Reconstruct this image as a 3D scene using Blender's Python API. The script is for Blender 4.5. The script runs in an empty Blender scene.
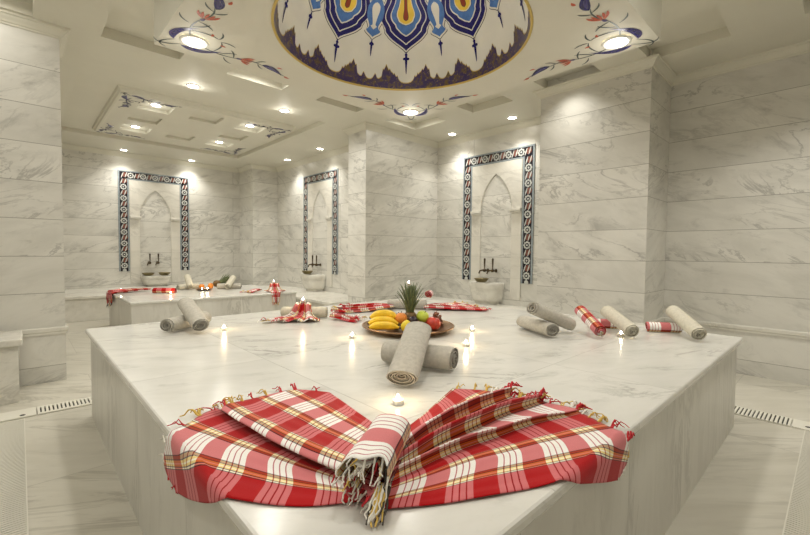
import bpy, bmesh, math, random
from mathutils import Vector, Matrix, Quaternion, noise
PI = math.pi
random.seed(7)
scene = bpy.context.scene
COL = scene.collection
Z3 = Vector((0, 0, 1))

# ------------------------------------------------------------------ camera
FPX, YAW, PIT, ROL, HC = 410.5, math.radians(43.223), math.radians(2.2037), math.radians(.5778), 1.05
fw = Vector((math.sin(YAW)*math.cos(PIT), math.cos(YAW)*math.cos(PIT), -math.sin(PIT)))
rt = Vector((math.cos(YAW), -math.sin(YAW), 0))
up = rt.cross(fw)
cr, sr = math.cos(ROL), math.sin(ROL)
cam_r = cr*rt + sr*up
cam_u = cr*up - sr*rt
cd = bpy.data.cameras.new('camera'); cam = bpy.data.objects.new('camera', cd); COL.objects.link(cam)
cd.sensor_width = 36; cd.lens = FPX/810*36; cd.clip_start = .02
m = Matrix.Identity(4)
for i in range(3):
    m[i][0], m[i][1], m[i][2] = cam_r[i], cam_u[i], -fw[i]
m[2][3] = HC
cam.matrix_world = m
scene.camera = cam
ER = Vector((.729, -.685, 0))          # image right on the ground
EF = Vector((-.685, -.729, 0))         # towards the camera

# ------------------------------------------------------------------ node helpers
class NT:
    def __init__(s, name):
        s.mat = bpy.data.materials.new(name); s.mat.use_nodes = True
        s.t = s.mat.node_tree; s.n = s.t.nodes; s.l = s.t.links
        s.b = s.n['Principled BSDF']
    def node(s, typ, **kw):
        x = s.n.new(typ)
        for k, v in kw.items(): setattr(x, k, v)
        return x
    def put(s, sock, v):
        if isinstance(v, bpy.types.NodeSocket): s.l.new(v, sock)
        else: sock.default_value = v
    def math(s, op, a, b=None, c=None, clamp=False):
        x = s.node('ShaderNodeMath', operation=op, use_clamp=clamp)
        s.put(x.inputs[0], a)
        if b is not None: s.put(x.inputs[1], b)
        if c is not None: s.put(x.inputs[2], c)
        return x.outputs[0]
    def mix(s, f, a, b):
        x = s.node('ShaderNodeMix', data_type='RGBA')
        s.put(x.inputs[0], f); s.put(x.inputs[6], a); s.put(x.inputs[7], b)
        return x.outputs[2]
    def noise(s, vec, scale, detail=4, rough=.5, dist=0):
        x = s.node('ShaderNodeTexNoise')
        s.put(x.inputs['Vector'], vec); x.inputs['Scale'].default_value = scale
        x.inputs['Detail'].default_value = detail; x.inputs['Roughness'].default_value = rough
        x.inputs['Distortion'].default_value = dist
        return x.outputs[0]
    def rng(s, v, a, b, c, d):
        x = s.node('ShaderNodeMapRange', interpolation_type='SMOOTHSTEP')
        s.put(x.inputs[0], v)
        for i, q in enumerate((a, b, c, d)): x.inputs[i+1].default_value = q
        return x.outputs[0]
    def uv(s): return s.node('ShaderNodeTexCoord').outputs['UV']
    def obj(s): return s.node('ShaderNodeTexCoord').outputs['Object']
    def set(s, **kw):
        for k, v in kw.items(): s.put(s.b.inputs[k.replace('_', ' ')], v)

def c4(c): return (c[0], c[1], c[2], 1)
def lin(r, g, b):
    f = lambda x: ((x/255+.055)/1.055)**2.4 if x/255 > .04045 else x/255/12.92
    return (f(r), f(g), f(b), 1)

def plain(name, col, rough=.5, metal=0, bump=0, bscale=200, vary=0, vscale=8, coat=0, sss=0):
    t = NT(name); t.set(Base_Color=c4(col), Roughness=rough, Metallic=metal)
    if coat: t.set(Coat_Weight=coat, Coat_Roughness=.08)
    if vary:
        f = t.rng(t.noise(t.obj(), vscale, 5, .6), .3, .7, 0, 1)
        a = [max(0, min(1, x*(1-vary))) for x in col[:3]]; b = [max(0, min(1, x*(1+vary))) for x in col[:3]]
        t.set(Base_Color=t.mix(f, c4(a), c4(b)))
    if bump:
        x = t.node('ShaderNodeBump'); x.inputs['Strength'].default_value = bump; x.inputs['Distance'].default_value = .002
        t.put(x.inputs['Height'], t.noise(t.obj(), bscale, 3)); t.set(Normal=x.outputs[0])
    return t.mat

def marble(name, base, base2, vein, scale=2.2, vamt=.6, brick=None, mort=.55, rough=.3, stretch=(1, 1.8, 1), rot=.5, mask=(.42, .62), wide=.045, coat=0, mw=.002, tint=.0):
    t = NT(name); uv = t.uv(); vec = uv; mortar = None; rnd = 0.0
    if brick:
        w, h, off = brick
        mp = t.node('ShaderNodeMapping'); t.put(mp.inputs[0], uv); mp.inputs['Location'].default_value = (11.3, -2.417+h*40, 0) if off else (11.16, 9.3, 0)
        bk = t.node('ShaderNodeTexBrick', offset=off, offset_frequency=2)
        t.put(bk.inputs['Vector'], mp.outputs[0])
        bk.inputs['Color1'].default_value = (0, 0, 0, 1); bk.inputs['Color2'].default_value = (1, 1, 1, 1); bk.inputs['Mortar'].default_value = (.5, .5, .5, 1)
        bk.inputs['Scale'].default_value = 1; bk.inputs['Mortar Size'].default_value = mw; bk.inputs['Mortar Smooth'].default_value = .2
        bk.inputs['Brick Width'].default_value = w; bk.inputs['Row Height'].default_value = h
        mortar = bk.outputs['Fac']
        sep = t.node('ShaderNodeSeparateColor'); t.put(sep.inputs[0], bk.outputs['Color']); rnd = sep.outputs[0]
        cx = t.node('ShaderNodeCombineXYZ'); t.put(cx.inputs[0], t.math('MULTIPLY', rnd, 17.3)); t.put(cx.inputs[1], t.math('MULTIPLY', rnd, 9.1)); t.put(cx.inputs[2], t.math('MULTIPLY', rnd, 31.))
        va = t.node('ShaderNodeVectorMath', operation='ADD'); t.put(va.inputs[0], uv); t.put(va.inputs[1], cx.outputs[0]); vec = va.outputs[0]
    mp = t.node('ShaderNodeMapping', vector_type='TEXTURE'); t.put(mp.inputs[0], vec); mp.inputs['Rotation'].default_value = (0, 0, rot); mp.inputs['Scale'].default_value = [1/q for q in stretch]
    vec = mp.outputs[0]
    n1 = t.noise(vec, scale, 9, .64, 1.0)
    line = t.rng(t.math('ABSOLUTE', t.math('SUBTRACT', n1, .5)), 0, wide, 1, 0)
    msk = t.rng(t.noise(vec, scale*.6, 3, .5), mask[0], mask[1], 0, 1)
    smoke = t.rng(t.noise(vec, scale*1.6, 9, .70, .5), .52, .74, 0, .75)
    spots = t.rng(t.noise(vec, scale*6, 6, .7, .4), .55, .75, 0, .5)
    v = t.math('MULTIPLY', t.math('MAXIMUM', t.math('MULTIPLY', line, .8), spots), msk)
    v = t.math('MULTIPLY', t.math('MAXIMUM', v, smoke), vamt, clamp=True)
    cl = t.rng(t.noise(vec, scale*1.3, 8, .62, .6), .35, .68, 0, 1)
    col = t.mix(cl, c4(base), c4(base2))
    if brick:
        col = t.mix(t.math('MULTIPLY', rnd, .35), col, c4([x*.93 for x in base2[:3]]))
    col = t.mix(v, col, c4(vein))
    if mortar is not None:
        col = t.mix(t.math('MULTIPLY', mortar, mort), col, (.16, .15, .12, 1))
    t.set(Base_Color=col, Roughness=rough)
    if coat: t.set(Coat_Weight=coat, Coat_Roughness=.06)
    return t.mat

def plaid(name, off=(0, 0), sc=1.0):
    t = NT(name)
    mp = t.node('ShaderNodeMapping'); t.put(mp.inputs[0], t.uv()); mp.inputs['Location'].default_value = (off[0], off[1], 0); mp.inputs['Scale'].default_value = (sc, sc, 1)
    sep = t.node('ShaderNodeSeparateXYZ'); t.put(sep.inputs[0], mp.outputs[0])
    def ramp(val, period, stops):
        f = t.math('FRACT', t.math('DIVIDE', val, period))
        r = t.node('ShaderNodeValToRGB'); r.color_ramp.interpolation = 'CONSTANT'
        e = r.color_ramp.elements; x = 0
        cum = []
        for w, c in stops: cum.append((x/period/1000, c)); x += w
        e[0].position = 0; e[0].color = cum[0][1]
        e[1].position = cum[1][0]; e[1].color = cum[1][1]
        for p, c in cum[2:]:
            q = e.new(p); q.color = c
        t.put(r.inputs[0], f)
        return r.outputs[0]
    g = lambda r, gg, b: (r/255, gg/255, b/255, 1)
    RED, WHT, YEL, CRM, ORG, BLK, DRD = g(176, 18, 28), g(238, 236, 232), g(232, 198, 92), g(246, 238, 205), g(158, 104, 52), g(26, 20, 20), g(140, 20, 34)
    Y1 = [(1.8, BLK), (2.5, CRM), (1.8, BLK), (4, YEL), (3, CRM), (4, YEL), (1.8, BLK), (6, ORG), (2, BLK)]
    Y2 = [(2, BLK), (6, ORG), (1.8, BLK), (4, YEL), (3, CRM), (4, YEL), (1.8, BLK), (2.5, CRM), (1.8, BLK)]
    warp = [(56, RED)] + Y1 + [(54, WHT)] + Y2
    wf = [(50, RED), (12, WHT), (3, DRD), (11, WHT), (3, DRD), (11, WHT), (3, DRD), (12, WHT)]
    a = ramp(sep.outputs[1], sum(w for w, c in warp)/1000, warp)
    b = ramp(sep.outputs[0], sum(w for w, c in wf)/1000, wf)
    col = t.mix(.48, a, b)
    gm = t.node('ShaderNodeGamma'); t.put(gm.inputs[0], col); gm.inputs[1].default_value = 2.5
    fl = t.rng(t.noise(t.uv(), 900, 2, .6), .3, .7, .86, 1.1)
    hs = t.node('ShaderNodeHueSaturation'); t.put(hs.inputs['Color'], gm.outputs[0]); t.put(hs.inputs['Value'], fl); hs.inputs['Saturation'].default_value = 1.02
    bp = t.node('ShaderNodeBump'); bp.inputs['Strength'].default_value = .35; bp.inputs['Distance'].default_value = .001
    t.put(bp.inputs['Height'], t.noise(t.uv(), 600, 2))
    t.set(Base_Color=hs.outputs[0], Roughness=.9, Normal=bp.outputs[0]); t.b.inputs['Specular IOR Level'].default_value = .15
    t.b.inputs['Sheen Weight'].default_value = .15
    return t.mat

def emit(name, col, s):
    t = NT(name); t.set(Base_Color=c4(col), Emission_Color=c4(col), Emission_Strength=s); return t.mat

M = {}
M['wall'] = marble('marble_wall', (.72, .705, .655), (.60, .587, .54), (.25, .243, .225), 1.7, .74, (5.7, .286, .37), .85, .3, (.8, 2.0, 1), .34, (.43, .62), .028)
M['floor'] = marble('marble_floor', (.62, .595, .52), (.53, .505, .43), (.30, .28, .23), 1.5, .7, (1.3, .93, .5), .45, .3, (.5, 2.6, 1), -.72, (.42, .62), .04)
M['top'] = marble('marble_slab_top', (.71, .70, .66), (.62, .61, .57), (.28, .275, .255), 2.2, .75, (.93, .93, 0), .3, .2, (.7, 1.8, 1), -.5, (.48, .66), .03, mw=.0022)
M['side'] = marble('marble_slab_side', (.68, .665, .62), (.57, .555, .51), (.30, .29, .26), 1.7, .6, (.62, 3.0, 0), .45, .28, (2.4, .6, 1), .1, (.42, .64), .035)
M['plainm'] = marble('marble_plain', (.71, .69, .63), (.62, .60, .54), (.34, .325, .29), 2.6, .45, None, .5, .26)
M['arch'] = marble('marble_arch_panel', (.72, .695, .63), (.65, .63, .57), (.38, .36, .32), 1.4, .5, (2.4, .286, 0), .25, .3)
M['paint'] = plain('ceiling_paint', (.66, .64, .55), .6, vary=.02, vscale=2)
M['domepaint'] = plain('dome_plaster', (.70, .68, .60), .55, vary=.04, vscale=5)
M['linen'] = plain('linen_towel', (.46, .435, .38), .95, bump=.6, bscale=420, vary=.1, vscale=60)
M['cream'] = plain('cream_towel', (.56, .525, .43), .95, bump=.6, bscale=420, vary=.08, vscale=60)
M['dtowel'] = plain('grey_towel', (.42, .395, .345), .95, bump=.6, bscale=420, vary=.1, vscale=60)
M['plaid'] = plaid('plaid_cloth', (0, 0), .74)
M['plaid_b'] = plaid('plaid_cloth_roll', (.02, .125), .85)
M['plaid_far'] = plaid('plaid_cloth_far', (.01, .03), .8)
M['white_thread'] = plain('white_thread', (.80, .77, .70), .9)
M['red_thread'] = plain('red_thread', (.50, .02, .03), .9)
M['gold_thread'] = plain('gold_thread', (.62, .42, .10), .9)
M['black_thread'] = plain('black_thread', (.05, .04, .03), .9)
M['wax'] = plain('candle_wax', (.85, .80, .68), .45)
M['alu'] = plain('candle_cup_metal', (.75, .74, .70), .3, .9)
M['flame'] = emit('candle_flame', (1, .88, .62), 60)
M['lamp'] = emit('lamp_glass', (1, .94, .80), 26)
M['ring'] = plain('lamp_ring', (.80, .79, .74), .35)
M['navy'] = plain('navy_glaze', (.012, .010, .115), .25, vary=.25, vscale=40)
M['violet'] = plain('cobalt_violet_glaze', (.030, .022, .15), .3, vary=.35, vscale=60)
M['azure'] = plain('azure_glaze', (.07, .17, .42), .25, vary=.15, vscale=30)
M['ivory'] = plain('ivory_glaze', (.68, .66, .58), .3)
M['yellow'] = plain('yellow_glaze', (.72, .50, .06), .3, vary=.1)
M['oxblood'] = plain('oxblood_glaze', (.24, .03, .012), .3)
M['ink'] = plain('ink_outline', (.02, .018, .03), .4)
M['coral'] = plain('coral_glaze', (.50, .085, .03), .35, vary=.3, vscale=70)
M['stem'] = plain('green_grey_stem', (.06, .085, .085), .4)
M['goldrim'] = plain('gold_rim', (.55, .40, .10), .35, .3)
def crest_mat():
    t = NT('cresting_glaze')
    n = t.noise(t.obj(), 26, 6, .7, .5); n2 = t.noise(t.obj(), 60, 4, .7)
    col = t.mix(t.rng(n, .45, .62, 0, 1), (.040, .022, .095, 1), (.13, .085, .025, 1))
    col = t.mix(t.rng(n2, .58, .68, 0, .7), col, (.36, .26, .08, 1))
    t.set(Base_Color=col, Roughness=.35); return t.mat
M['crest'] = crest_mat()
M['tile_grey'] = plain('tile_grey_blue', (.27, .31, .33), .2, vary=.12, vscale=40)
M['tile_dark'] = plain('tile_ink', (.010, .010, .018), .2)
M['tile_white'] = plain('tile_white', (.52, .53, .50), .2)
M['tile_terra'] = plain('tile_terracotta', (.17, .062, .045), .25, vary=.2, vscale=90)
M['brass'] = plain('dark_brass', (.085, .062, .035), .35, .8)
M['bowlm'] = plain('hammam_bowl_metal', (.30, .25, .13), .32, .85, bump=.5, bscale=120)
M['copper'] = plain('copper_tray', (.34, .20, .11), .3, .9, vary=.2, vscale=20, bump=.3, bscale=60)
M['pvc'] = plain('white_grating', (.70, .68, .60), .4)
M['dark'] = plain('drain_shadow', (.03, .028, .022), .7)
M['banana'] = plain('banana_skin', (.80, .52, .02), .42, vary=.12, vscale=25)
M['btip'] = plain('banana_tip', (.10, .065, .02), .6)
M['orange'] = plain('orange_peel', (.75, .25, .035), .45, bump=.8, bscale=350, vary=.12, vscale=18)
M['lemon'] = plain('lemon_peel', (.78, .60, .03), .42, bump=.7, bscale=300, vary=.1)
M['gapple'] = plain('green_apple_skin', (.52, .62, .06), .3, vary=.15, vscale=20, coat=.3)
M['rapple'] = plain('red_apple_skin', (.58, .05, .03), .28, vary=.3, vscale=14, coat=.3)
M['plum'] = plain('plum_skin', (.030, .018, .030), .35, vary=.4, vscale=20)
M['grape'] = plain('red_grape_skin', (.20, .07, .04), .3, vary=.3, vscale=40)
M['pine'] = plain('pineapple_rind', (.16, .09, .025), .6, vary=.4, vscale=60, bump=.8, bscale=80)
M['pleaf'] = plain('pineapple_leaf', (.13, .16, .07), .45, vary=.35, vscale=30)
M['lleaf'] = plain('light_green_leaf', (.30, .42, .08), .45, vary=.2, vscale=30)
M['core'] = plain('stem_brown', (.07, .045, .02), .7)

# ------------------------------------------------------------------ mesh builder
class MB:
    def __init__(s): s.v = []; s.f = []; s.m = []; s.u = []; s.s = []
    def add(s, vs, fs, m=0, uvs=None, smooth=False):
        o = len(s.v); s.v += [Vector(x) for x in vs]
        for k, f in enumerate(fs):
            s.f.append([o+i for i in f]); s.m.append(m); s.s.append(smooth)
            s.u.append([uvs[i] for i in f] if uvs else None)
    def box(s, a, b, m=0):
        x0, y0, z0 = a; x1, y1, z1 = b
        s.add([(x0,y0,z0),(x1,y0,z0),(x1,y1,z0),(x0,y1,z0),(x0,y0,z1),(x1,y0,z1),(x1,y1,z1),(x0,y1,z1)],
              [(0,3,2,1),(4,5,6,7),(0,1,5,4),(1,2,6,5),(2,3,7,6),(3,0,4,7)], m)
    def grid(s, P, m=0, uv=None, cu=False, cv=False, smooth=True):
        n, k = len(P), len(P[0]); vs = [p for r in P for p in r]
        us = [q for r in uv for q in r] if uv else None
        fs = []
        for i in range(n if cu else n-1):
            for j in range(k if cv else k-1):
                a, b = i, (i+1) % n; c, d = j, (j+1) % k
                fs.append((a*k+c, b*k+c, b*k+d, a*k+d))
        s.add(vs, fs, m, us, smooth)
    def lathe(s, prof, seg=24, c=(0,0,0), m=0, smooth=True, sy=1):
        P = [[(c[0]+r*math.cos(2*PI*k/seg), c[1]+sy*r*math.sin(2*PI*k/seg), c[2]+z) for k in range(seg)] for r, z in prof]
        s.grid(P, m, None, False, True, smooth)
    def tube(s, path, r, seg=8, m=0, caps=True, smooth=True):
        path = [Vector(p) for p in path]; n = len(path)
        rs = r if isinstance(r, (list, tuple)) else [r]*n
        P = []; t0 = (path[1]-path[0]).normalized()
        a = t0.orthogonal().normalized()
        for i, p in enumerate(path):
            t = (path[min(i+1, n-1)]-path[max(i-1, 0)])
            t = t.normalized() if t.length > 1e-9 else t0
            a = (a-t*a.dot(t)); a = a.normalized() if a.length > 1e-6 else t.orthogonal().normalized()
            b = t.cross(a)
            P.append([p+(a*math.cos(2*PI*k/seg)+b*math.sin(2*PI*k/seg))*rs[i] for k in range(seg)])
        s.grid(P, m, None, False, True, smooth)
        if caps:
            s.add(P[0], [tuple(range(seg))[::-1]], m); s.add(P[-1], [tuple(range(seg))], m)
    def ball(s, c, rx, ry=None, rz=None, seg=16, m=0, ring=10):
        ry = ry or rx; rz = rz or rx
        P = [[(c[0]+rx*math.sin(PI*i/ring)*math.cos(2*PI*k/seg), c[1]+ry*math.sin(PI*i/ring)*math.sin(2*PI*k/seg), c[2]-rz*math.cos(PI*i/ring)) for k in range(seg)] for i in range(ring+1)]
        s.grid(P, m, None, False, True)
    def build(s, name, mats, parent=None, loc=None, bevel=0, kind=None):
        me = bpy.data.meshes.new(name); me.from_pydata([tuple(v) for v in s.v], [], s.f)
        if not isinstance(mats, (list, tuple)): mats = [mats]
        for x in mats: me.materials.append(M[x] if isinstance(x, str) else x)
        uvl = me.uv_layers.new(name='UVMap')
        for i, p in enumerate(me.polygons):
            p.material_index = s.m[i]; p.use_smooth = s.s[i]
            u = s.u[i]
            if u is None:
                n = p.normal; ax = max(range(3), key=lambda q: abs(n[q]))
                for li in p.loop_indices:
                    c = me.vertices[me.loops[li].vertex_index].co
                    uvl.data[li].uv = (c.x, c.y) if ax == 2 else ((c.y, c.z) if ax == 0 else (c.x+.41, c.z))
            else:
                for li, q in zip(p.loop_indices, u): uvl.data[li].uv = q
        me.update()
        bm = bmesh.new(); bm.from_mesh(me); bmesh.ops.remove_doubles(bm, verts=bm.verts, dist=1e-6)
        bm.to_mesh(me); bm.free()
        o = bpy.data.objects.new(name, me); COL.objects.link(o)
        if parent: o.parent = parent
        if loc: o.location = loc
        if bevel:
            b = o.modifiers.new('bevel', 'BEVEL'); b.width = bevel; b.segments = 2; b.limit_method = 'ANGLE'; b.angle_limit = .7
        if kind: o['kind'] = kind
        return o

def tag(o, label, cat, group=None):
    o['label'] = label; o['category'] = cat
    if group: o['group'] = group
    return o
def thing(name, label, cat, loc=(0,0,0), rz=0, group=None):
    o = bpy.data.objects.new(name, None); COL.objects.link(o); o.empty_display_size = .05
    o.location = loc; o.rotation_euler = (0, 0, rz)
    return tag(o, label, cat, group)
KIDS = {}
def dup(root, loc, rz=None, label=None, group=None):
    r = root.copy(); COL.objects.link(r); r.location = loc
    if rz is not None: r.rotation_euler = (0, 0, rz)
    if label: r['label'] = label
    if group: r['group'] = group
    for ch in [o for o in COL.objects if o.parent == root]:
        c = ch.copy(); COL.objects.link(c); c.parent = r
        for g in [o for o in COL.objects if o.parent == ch]:
            d = g.copy(); COL.objects.link(d); d.parent = c
    return r

# ------------------------------------------------------------------ room shell
CEIL = 2.75
OUT = [(4.63,-1.0),(4.63,1.19),(4.04,1.19),(4.04,2.23),(4.82,2.23),(4.82,4.40),(3.40,4.40),(3.40,4.80),(3.95,4.80),(3.95,8.10),(3.42,8.10),(3.42,8.77),(-.2,8.77),(-.2,4.70),(.258,4.70),(.258,4.22),(-1.2,4.22),(-1.2,-1.0)]
NAMES = ['wall_right','wall_right_return','wall_right_pier','wall_right_pier_side','wall_right_niche','wall_middle_pier','wall_middle_pier_side','wall_middle_return','wall_back_right','wall_back_jut','wall_back_jut_side','wall_back','wall_back_left','wall_left_pier_back','wall_left_pier_side','wall_left_pier','wall_left','wall_front']
def offset_poly(P, d):
    n = len(P); R = []
    for i in range(n):
        p0, p, p1 = Vector(P[i-1]), Vector(P[i]), Vector(P[(i+1) % n])
        a = (p-p0).normalized(); b = (p1-p).normalized()
        na = Vector((a.y, -a.x)); nb = Vector((b.y, -b.x))
        k = (na+nb)/(1+na.dot(nb)); R.append(p+k*d)
    return R
OO = offset_poly(OUT, .08)
for i, nm in enumerate(NAMES):
    j = (i+1) % len(OUT); b = MB()
    q = [Vector(OUT[i]), Vector(OUT[j]), OO[j], OO[i]]
    b.add([(p.x, p.y, 0) for p in q]+[(p.x, p.y, 2.86) for p in q], [(0,1,2,3),(7,6,5,4),(1,0,4,5),(2,1,5,6),(3,2,6,7),(0,3,7,4)])
    b.build(nm, 'wall', kind='structure')
b = MB(); b.box((-1.4,-1.2,-.1), (5.1,9.0,0)); b.build('floor', 'floor', kind='structure')

def sweep(name, path, prof, mat, closed, side=1):
    # prof: (out from wall, z)
    n = len(path); rings = []
    for d, z in prof:
        if closed: o = offset_poly(path, -d)
        else:
            P = [Vector(p) for p in path]; o = []
            for i in range(n):
                dirs = []
                if i > 0: dirs.append((P[i]-P[i-1]).normalized())
                if i < n-1: dirs.append((P[i+1]-P[i]).normalized())
                ns = [Vector((-q.y, q.x)) for q in dirs]
                k = ns[0] if len(ns) == 1 else (ns[0]+ns[1])/(1+ns[0].dot(ns[1]))
                o.append(P[i]+k*d)
        rings.append([(p[0], p[1], z) for p in o])
    b = MB(); b.grid(rings, 0, None, False, closed, False)
    return b.build(name, mat, kind='structure')
sweep('trim_1', OUT, [(0,2.672),(.008,2.672),(.012,2.684),(.020,2.687),(.028,2.70),(.042,2.716),(.050,2.730),(.062,2.733),(.065,2.75)], 'paint', True)
tp = [(0,.374),(.010,.374),(.010,.392),(.016,.40),(.016,.424),(.011,.432),(0,.432)]
sweep('trim_2', [(4.63,-1.0),(4.63,1.19),(4.04,1.19),(4.04,2.23)], tp, 'plainm', False)
sweep('trim_3', [(-.2,4.70),(.258,4.70),(.258,4.22),(-1.2,4.22)], tp, 'plainm', False)

# ceiling with square coffers
CX = [(-.465,.105),(.51,1.08),(1.49,2.06),(2.47,3.04),(3.49,4.06)]
CY = [(-.32,.24),(.65,1.21),(1.60,2.16),(2.58,3.14),(3.57,4.13)]
PX, PY = (.624, 2.755), (.77, 2.92)
def coffered(b, X0, X1, Y0, Y1, z, rects, holes=()):
    xs = sorted(set([X0, X1]+[q for r in list(rects)+list(holes) for q in r[:2]])); ys = sorted(set([Y0, Y1]+[q for r in list(rects)+list(holes) for q in r[2:4]]))
    for x0, x1 in zip(xs, xs[1:]):
        for y0, y1 in zip(ys, ys[1:]):
            cx, cy = (x0+x1)/2, (y0+y1)/2
            if any(r[0] < cx < r[1] and r[2] < cy < r[3] for r in list(rects)+list(holes)): continue
            b.add([(x0,y0,z),(x0,y1,z),(x1,y1,z),(x1,y0,z)], [(0,1,2,3)])
    for r in rects:
        x0, x1, y0, y1, d = r; t = z+d
        b.add([(x0,y0,t),(x0,y1,t),(x1,y1,t),(x1,y0,t),(x0,y0,z),(x0,y1,z),(x1,y1,z),(x1,y0,z)], [(0,1,2,3),(0,4,5,1),(1,5,6,2),(2,6,7,3),(3,7,4,0)])
ring = [(CX[i][0], CX[i][1], CY[j][0], CY[j][1], .085) for i in range(5) for j in range(5) if i in (0, 4) or j in (0, 4)]
b = MB()
coffered(b, -1.3, 4.92, -1.1, 4.72, CEIL, ring, [(PX[0], PX[1], PY[0], PY[1])])
TR = (.45, 3.0, 4.76, 7.76)
coffered(b, -1.3, 4.92, 4.72, 8.9, CEIL, [(TR[0], TR[1], TR[2], TR[3], .055)])
b.build('ceiling', 'paint', kind='structure')

# dropped panel with the dome
DC = (1.68, 1.83, 2.3); DR = .73
b = MB()
NS = 96; circ = []; sq = []
hx0, hx1, hy0, hy1 = PX[0], PX[1], PY[0], PY[1]
for k in range(NS):
    a = 2*PI*k/NS; ca, sa = math.cos(a), math.sin(a)
    circ.append((DC[0]+DR*ca, DC[1]+DR*sa, 2.3))
    tx = ((hx1 if ca > 0 else hx0)-DC[0])/ca if abs(ca) > 1e-6 else 1e9
    ty = ((hy1 if sa > 0 else hy0)-DC[1])/sa if abs(sa) > 1e-6 else 1e9
    t = min(tx, ty); sq.append((DC[0]+t*ca, DC[1]+t*sa, 2.3))
for cx, cy in ((hx0,hy0),(hx0,hy1),(hx1,hy0),(hx1,hy1)):
    k = min(range(NS), key=lambda q: (sq[q][0]-cx)**2+(sq[q][1]-cy)**2); sq[k] = (cx, cy, 2.3)
b.grid([circ, sq], 0, None, False, True, False)
b.grid([sq, [(p[0], p[1], 2.75) for p in sq]], 0, None, False, True, False)
panel = b.build('ceiling_panel', 'paint')
tag(panel, 'square dropped ceiling panel around the dome with painted floral corners', 'ceiling panel')

# flat painted flowers
WID = [1.0]
def ribbon(b, pts, w, m, z):
    w *= WID[0]
    pts = [Vector(p) for p in pts]; L = []; R = []
    n = len(pts)
    for i in range(n):
        t = (pts[min(i+1, n-1)]-pts[max(i-1, 0)]).normalized(); nn = Vector((-t.y, t.x))
        ww = w*(1-.75*abs(2*i/(n-1)-1)**2)
        L.append((*(pts[i]+nn*ww/2), z)); R.append((*(pts[i]-nn*ww/2), z))
    b.grid([L, R], m, None, False, False, False)
def bez(p0, p1, p2, n=10):
    p0, p1, p2 = Vector(p0), Vector(p1), Vector(p2)
    return [p0*(1-t)**2+p1*2*t*(1-t)+p2*t*t for t in [i/n for i in range(n+1)]]
def petal(b, p0, p1, p2, w, m, z, n=12, skew=.75):
    w *= WID[0]**.6
    c = bez(p0, p1, p2, n); L = []; R = []
    for i in range(n+1):
        t = i/n; tg = (c[min(i+1, n)]-c[max(i-1, 0)]).normalized(); nn = Vector((-tg.y, tg.x))
        ww = w*max(.02, math.sin(PI*min(1, t**skew*1.0)))
        L.append((*(c[i]+nn*ww/2), z)); R.append((*(c[i]-nn*ww/2), z))
    b.grid([L, R], m, None, False, False, False)
MOT = ['violet', 'coral', 'stem', 'navy', 'ink']
def motif(e1, e2, s=1.0, z0=0.0):
    b = MB(); e1, e2 = Vector(e1), Vector(e2)
    def arm(u, v):
        # u along the edge, v inwards
        T = lambda a, c: u*a*s+v*c*s
        z = z0
        ribbon(b, bez(T(.02,-.02), T(.16,-.10), T(.30,-.035)), .010*s, 2, z-.0004)
        ribbon(b, bez(T(.30,-.035), T(.38,-.0), T(.44,-.03)), .009*s, 2, z-.0004)
        ribbon(b, bez(T(.44,-.03), T(.56,-.05), T(.66,-.10)), .007*s, 2, z-.0004)
        petal(b, T(-.05,-.10), T(.06,-.16), T(.17,-.02), .046*s, 0, z-.0010)
        petal(b, T(-.03,-.105), T(.06,-.14), T(.15,-.045), .03*s, 3, z-.0014)
        petal(b, T(.43,-.02), T(.50,-.005), T(.60,-.085), .052*s, 3, z-.0010)
        petal(b, T(.45,-.022), T(.50,-.02), T(.57,-.065), .02*s, 0, z-.0014)
        for q in (-.055, -.03, 0, .03, .055):
            petal(b, T(.285,-.035), T(.32,-.035+q*.8), T(.365,-.03+q), .016*s, 1, z-.0010-abs(q)*.004, skew=1.5)
        petal(b, T(.265,-.045), T(.28,-.04), T(.30,-.03), .02*s, 0, z-.0016)
        petal(b, T(.62,-.08), T(.64,-.10), T(.67,-.095), .020*s, 1, z-.0010)
        petal(b, T(.52,.01), T(.535,.02), T(.56,.015), .018*s, 1, z-.0010)
        for (a, c, a2, c2, a3, c3) in ((.16,-.07,.2,-.0,.25,.01),(.2,-.085,.22,-.14,.27,-.15),(.25,-.06,.24,.01,.2,.04),(.38,-.02,.40,.03,.43,.04),(.40,-.02,.42,-.07,.46,-.08),(.12,-.06,.16,.05,.12,.10),(.12,.10,.17,.12,.21,.09)):
            ribbon(b, bez(T(a,c), T(a2,c2), T(a3,c3)), .010*s, 2, z-.0006)
        petal(b, T(.13,.055), T(.15,.06), T(.165,.05), .016*s, 1, z-.0010)
        ribbon(b, bez(T(-.05,-.09), T(-.16,-.20), T(-.19,-.11)), .010*s, 2, z-.0006)
    arm(e1, e2); arm(e2, e1)
    return b
DLT = [((2.573,2.683),(-1,0),(0,-1),'far'),((.79,2.705),(1,0),(0,-1),'left'),((2.59,.955),(-1,0),(0,1),'right'),((.79,.955),(1,0),(0,1),'near')]
for (x, y), e1, e2, w in DLT:
    o = motif(e1, e2, 1.0, 2.2992).build('painted_flowers', MOT, panel)
    for v in o.data.vertices: v.co.x += x; v.co.y += y

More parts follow.
